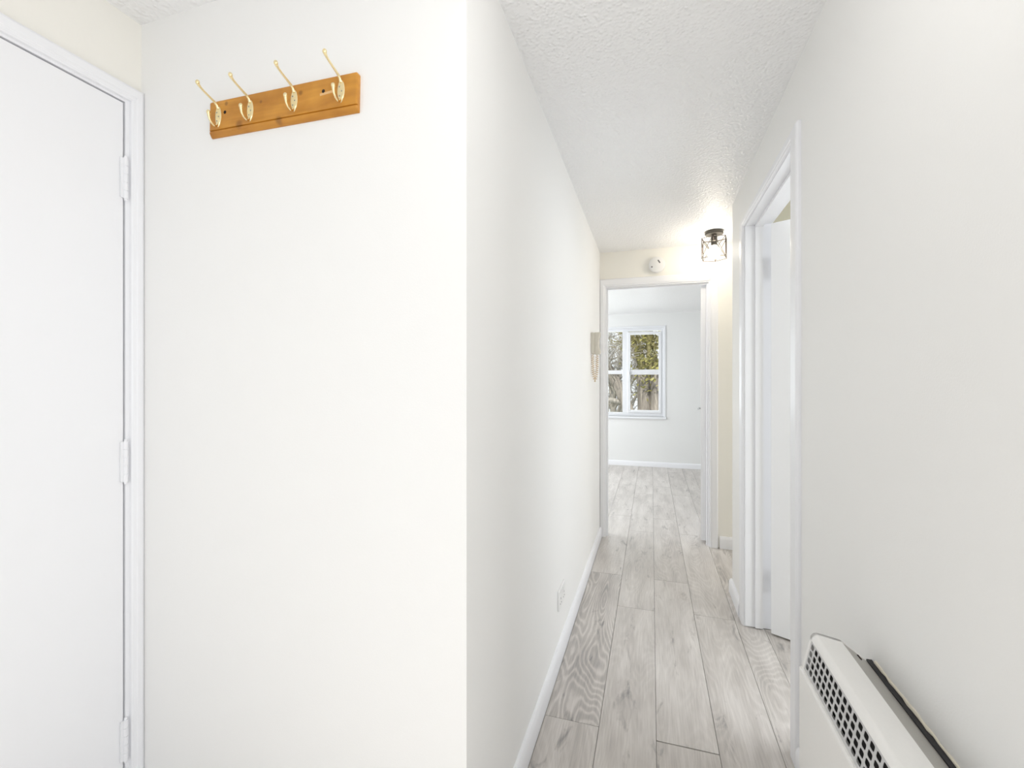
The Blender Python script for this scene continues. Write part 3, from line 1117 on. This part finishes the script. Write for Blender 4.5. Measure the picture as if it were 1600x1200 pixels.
def leaf_cloud(bm, spots, rng, size):
    for c in spots:
        c = Vector(c)
        u = Vector((rng.uniform(-1, 1), rng.uniform(-1, 1), rng.uniform(-1, 1))).normalized()
        v = u.orthogonal().normalized()
        w = u.cross(v)
        s = size * rng.uniform(0.6, 1.3)
        pts = [c + v * s, c + v * 0.35 * s + w * 0.55 * s + u * 0.12 * s, c - v * 0.7 * s + w * 0.3 * s, c - v * s, c - v * 0.7 * s - w * 0.3 * s, c + v * 0.35 * s - w * 0.55 * s + u * 0.12 * s]
        bm.faces.new([bm.verts.new(p) for p in pts])


G0 = -2.72
# broad tan trunk splitting into mossy stems, ivy in its crown
rg = random.Random(11)
big = thing('tree', 'broad tan trunk tree with yellow-green ivy behind the right window panes', 'tree', (0.06, 11.0, G0))
bm = NB()
for dx, dy, r in ((-0.20, 0, 0.15), (0.05, -0.06, 0.17), (0.30, 0.03, 0.16)):
    limb(bm, (dx, dy, 0), (0.01, 0, 1), 4.15, r * 1.25, r, rg, 14, 0.02, 8)
obj('trunk', bm, M['bark_tan'], big, smooth=True)
bm = NB()
stems = []
for dx, dirx, r in ((-0.23, -0.26, 0.075), (-0.10, 0.05, 0.06), (0.06, -0.10, 0.075), (0.20, 0.12, 0.06), (0.34, 0.26, 0.055), (-0.05, -0.42, 0.035), (0.12, 0.45, 0.035), (0.0, -0.15, 0.03)):
    p, _ = limb(bm, (dx, 0, 4.05), (dirx, rg.uniform(-.15, .15), 1), 2.6, r, r * 0.5, rg, 10, 0.07, 7)
    stems.append(p)
for p in stems:
    twigs(bm, p, rg, 13, 0.75, 0.018, 2, 0.2)
obj('branches', bm, M['bark_moss'], big, smooth=True)
bm = NB()
spots = []
for p in stems:
    for _ in range(260):
        c = p[rg.randrange(0, len(p))]
        spots.append(c + Vector((rg.gauss(0, 0.20), rg.gauss(-0.10, 0.14), rg.gauss(0, 0.26))))
leaf_cloud(bm, spots, rg, 0.045)
o = obj('ivy_leaves', bm, M['leaf'], big)

# slim blue-grey stem left of it
rg = random.Random(5)
slim = thing('tree', 'slim grey-blue trunk left of the broad trunk outside the window', 'tree', (-0.43, 10.4, G0))
bm = NB()
p, _ = limb(bm, (0, 0, 0), (-0.05, 0, 1), 6.4, 0.065, 0.018, rg, 10, 0.05, 12)
obj('trunk', bm, M['bark_blue'], slim, smooth=True)
bm = NB()
twigs(bm, p[5:], rg, 9, 0.8, 0.018, 2, 0.3)
obj('branches', bm, M['bark_blue'], slim, smooth=True)

# leaning mossy limb in the lower left pane
rg = random.Random(21)
lean = thing('tree', 'leaning brown trunk rising to the left behind the lower left window pane', 'tree', (-0.35, 10.6, G0))
bm = NB()
bm_tube(bm, [(0.25, 0, 0), (0.12, 0, 1.6), (-0.02, 0, 2.9), (-0.22, 0, 3.5), (-0.42, 0, 3.95), (-0.62, 0.05, 4.35), (-1.0, 0.1, 4.9), (-1.4, 0.1, 5.6)],
        [0.20, 0.17, 0.15, 0.125, 0.115, 0.09, 0.07, 0.04], 12)
obj('trunk', bm, M['bark_tan'], lean, smooth=True)
bm = NB()
lp = [Vector((-0.22, 0, 3.5)), Vector((-0.42, 0, 3.95)), Vector((-0.62, 0.05, 4.35)), Vector((-1.0, 0.1, 4.9))]
limb(bm, lp[0], (-1, 0, 0.1), 1.3, 0.065, 0.04, rg, 8, 0.1, 6)
twigs(bm, lp, rg, 26, 0.8, 0.018, 2, 0.4)
obj('branches', bm, M['bark_grey'], lean, smooth=True)

# bare thicket further back
spec = [(-1.25, 14.6, 33, 'bare grey tree behind the leaning trunk, seen through the left window panes'),
        (0.5, 19.0, 59, 'bare grey tree farthest back, behind the ivy-clad trunk')]
for x, y, sd, lab in spec:
    rg = random.Random(sd)
    t = thing('bare_tree', lab, 'tree', (x, y, G0), group='bare trees at the back of the garden')
    bm = NB()
    p, _ = limb(bm, (0, 0, 0), (0, 0, 1), 3.6, 0.14, 0.08, rg, 10, 0.06, 7)
    obj('trunk', bm, M['bark_grey'], t, smooth=True)
    bm = NB()
    for k in range(13):
        q, _ = limb(bm, p[rg.randrange(2, len(p))], (rg.uniform(-.8, .8), rg.uniform(-.6, .6), 1), 2.6, 0.05, 0.018, rg, 6, 0.1, 7)
        twigs(bm, q, rg, 16, 0.95, 0.013, 2, 0.5)
    obj('branches', bm, M['bark_grey'], t, smooth=True)
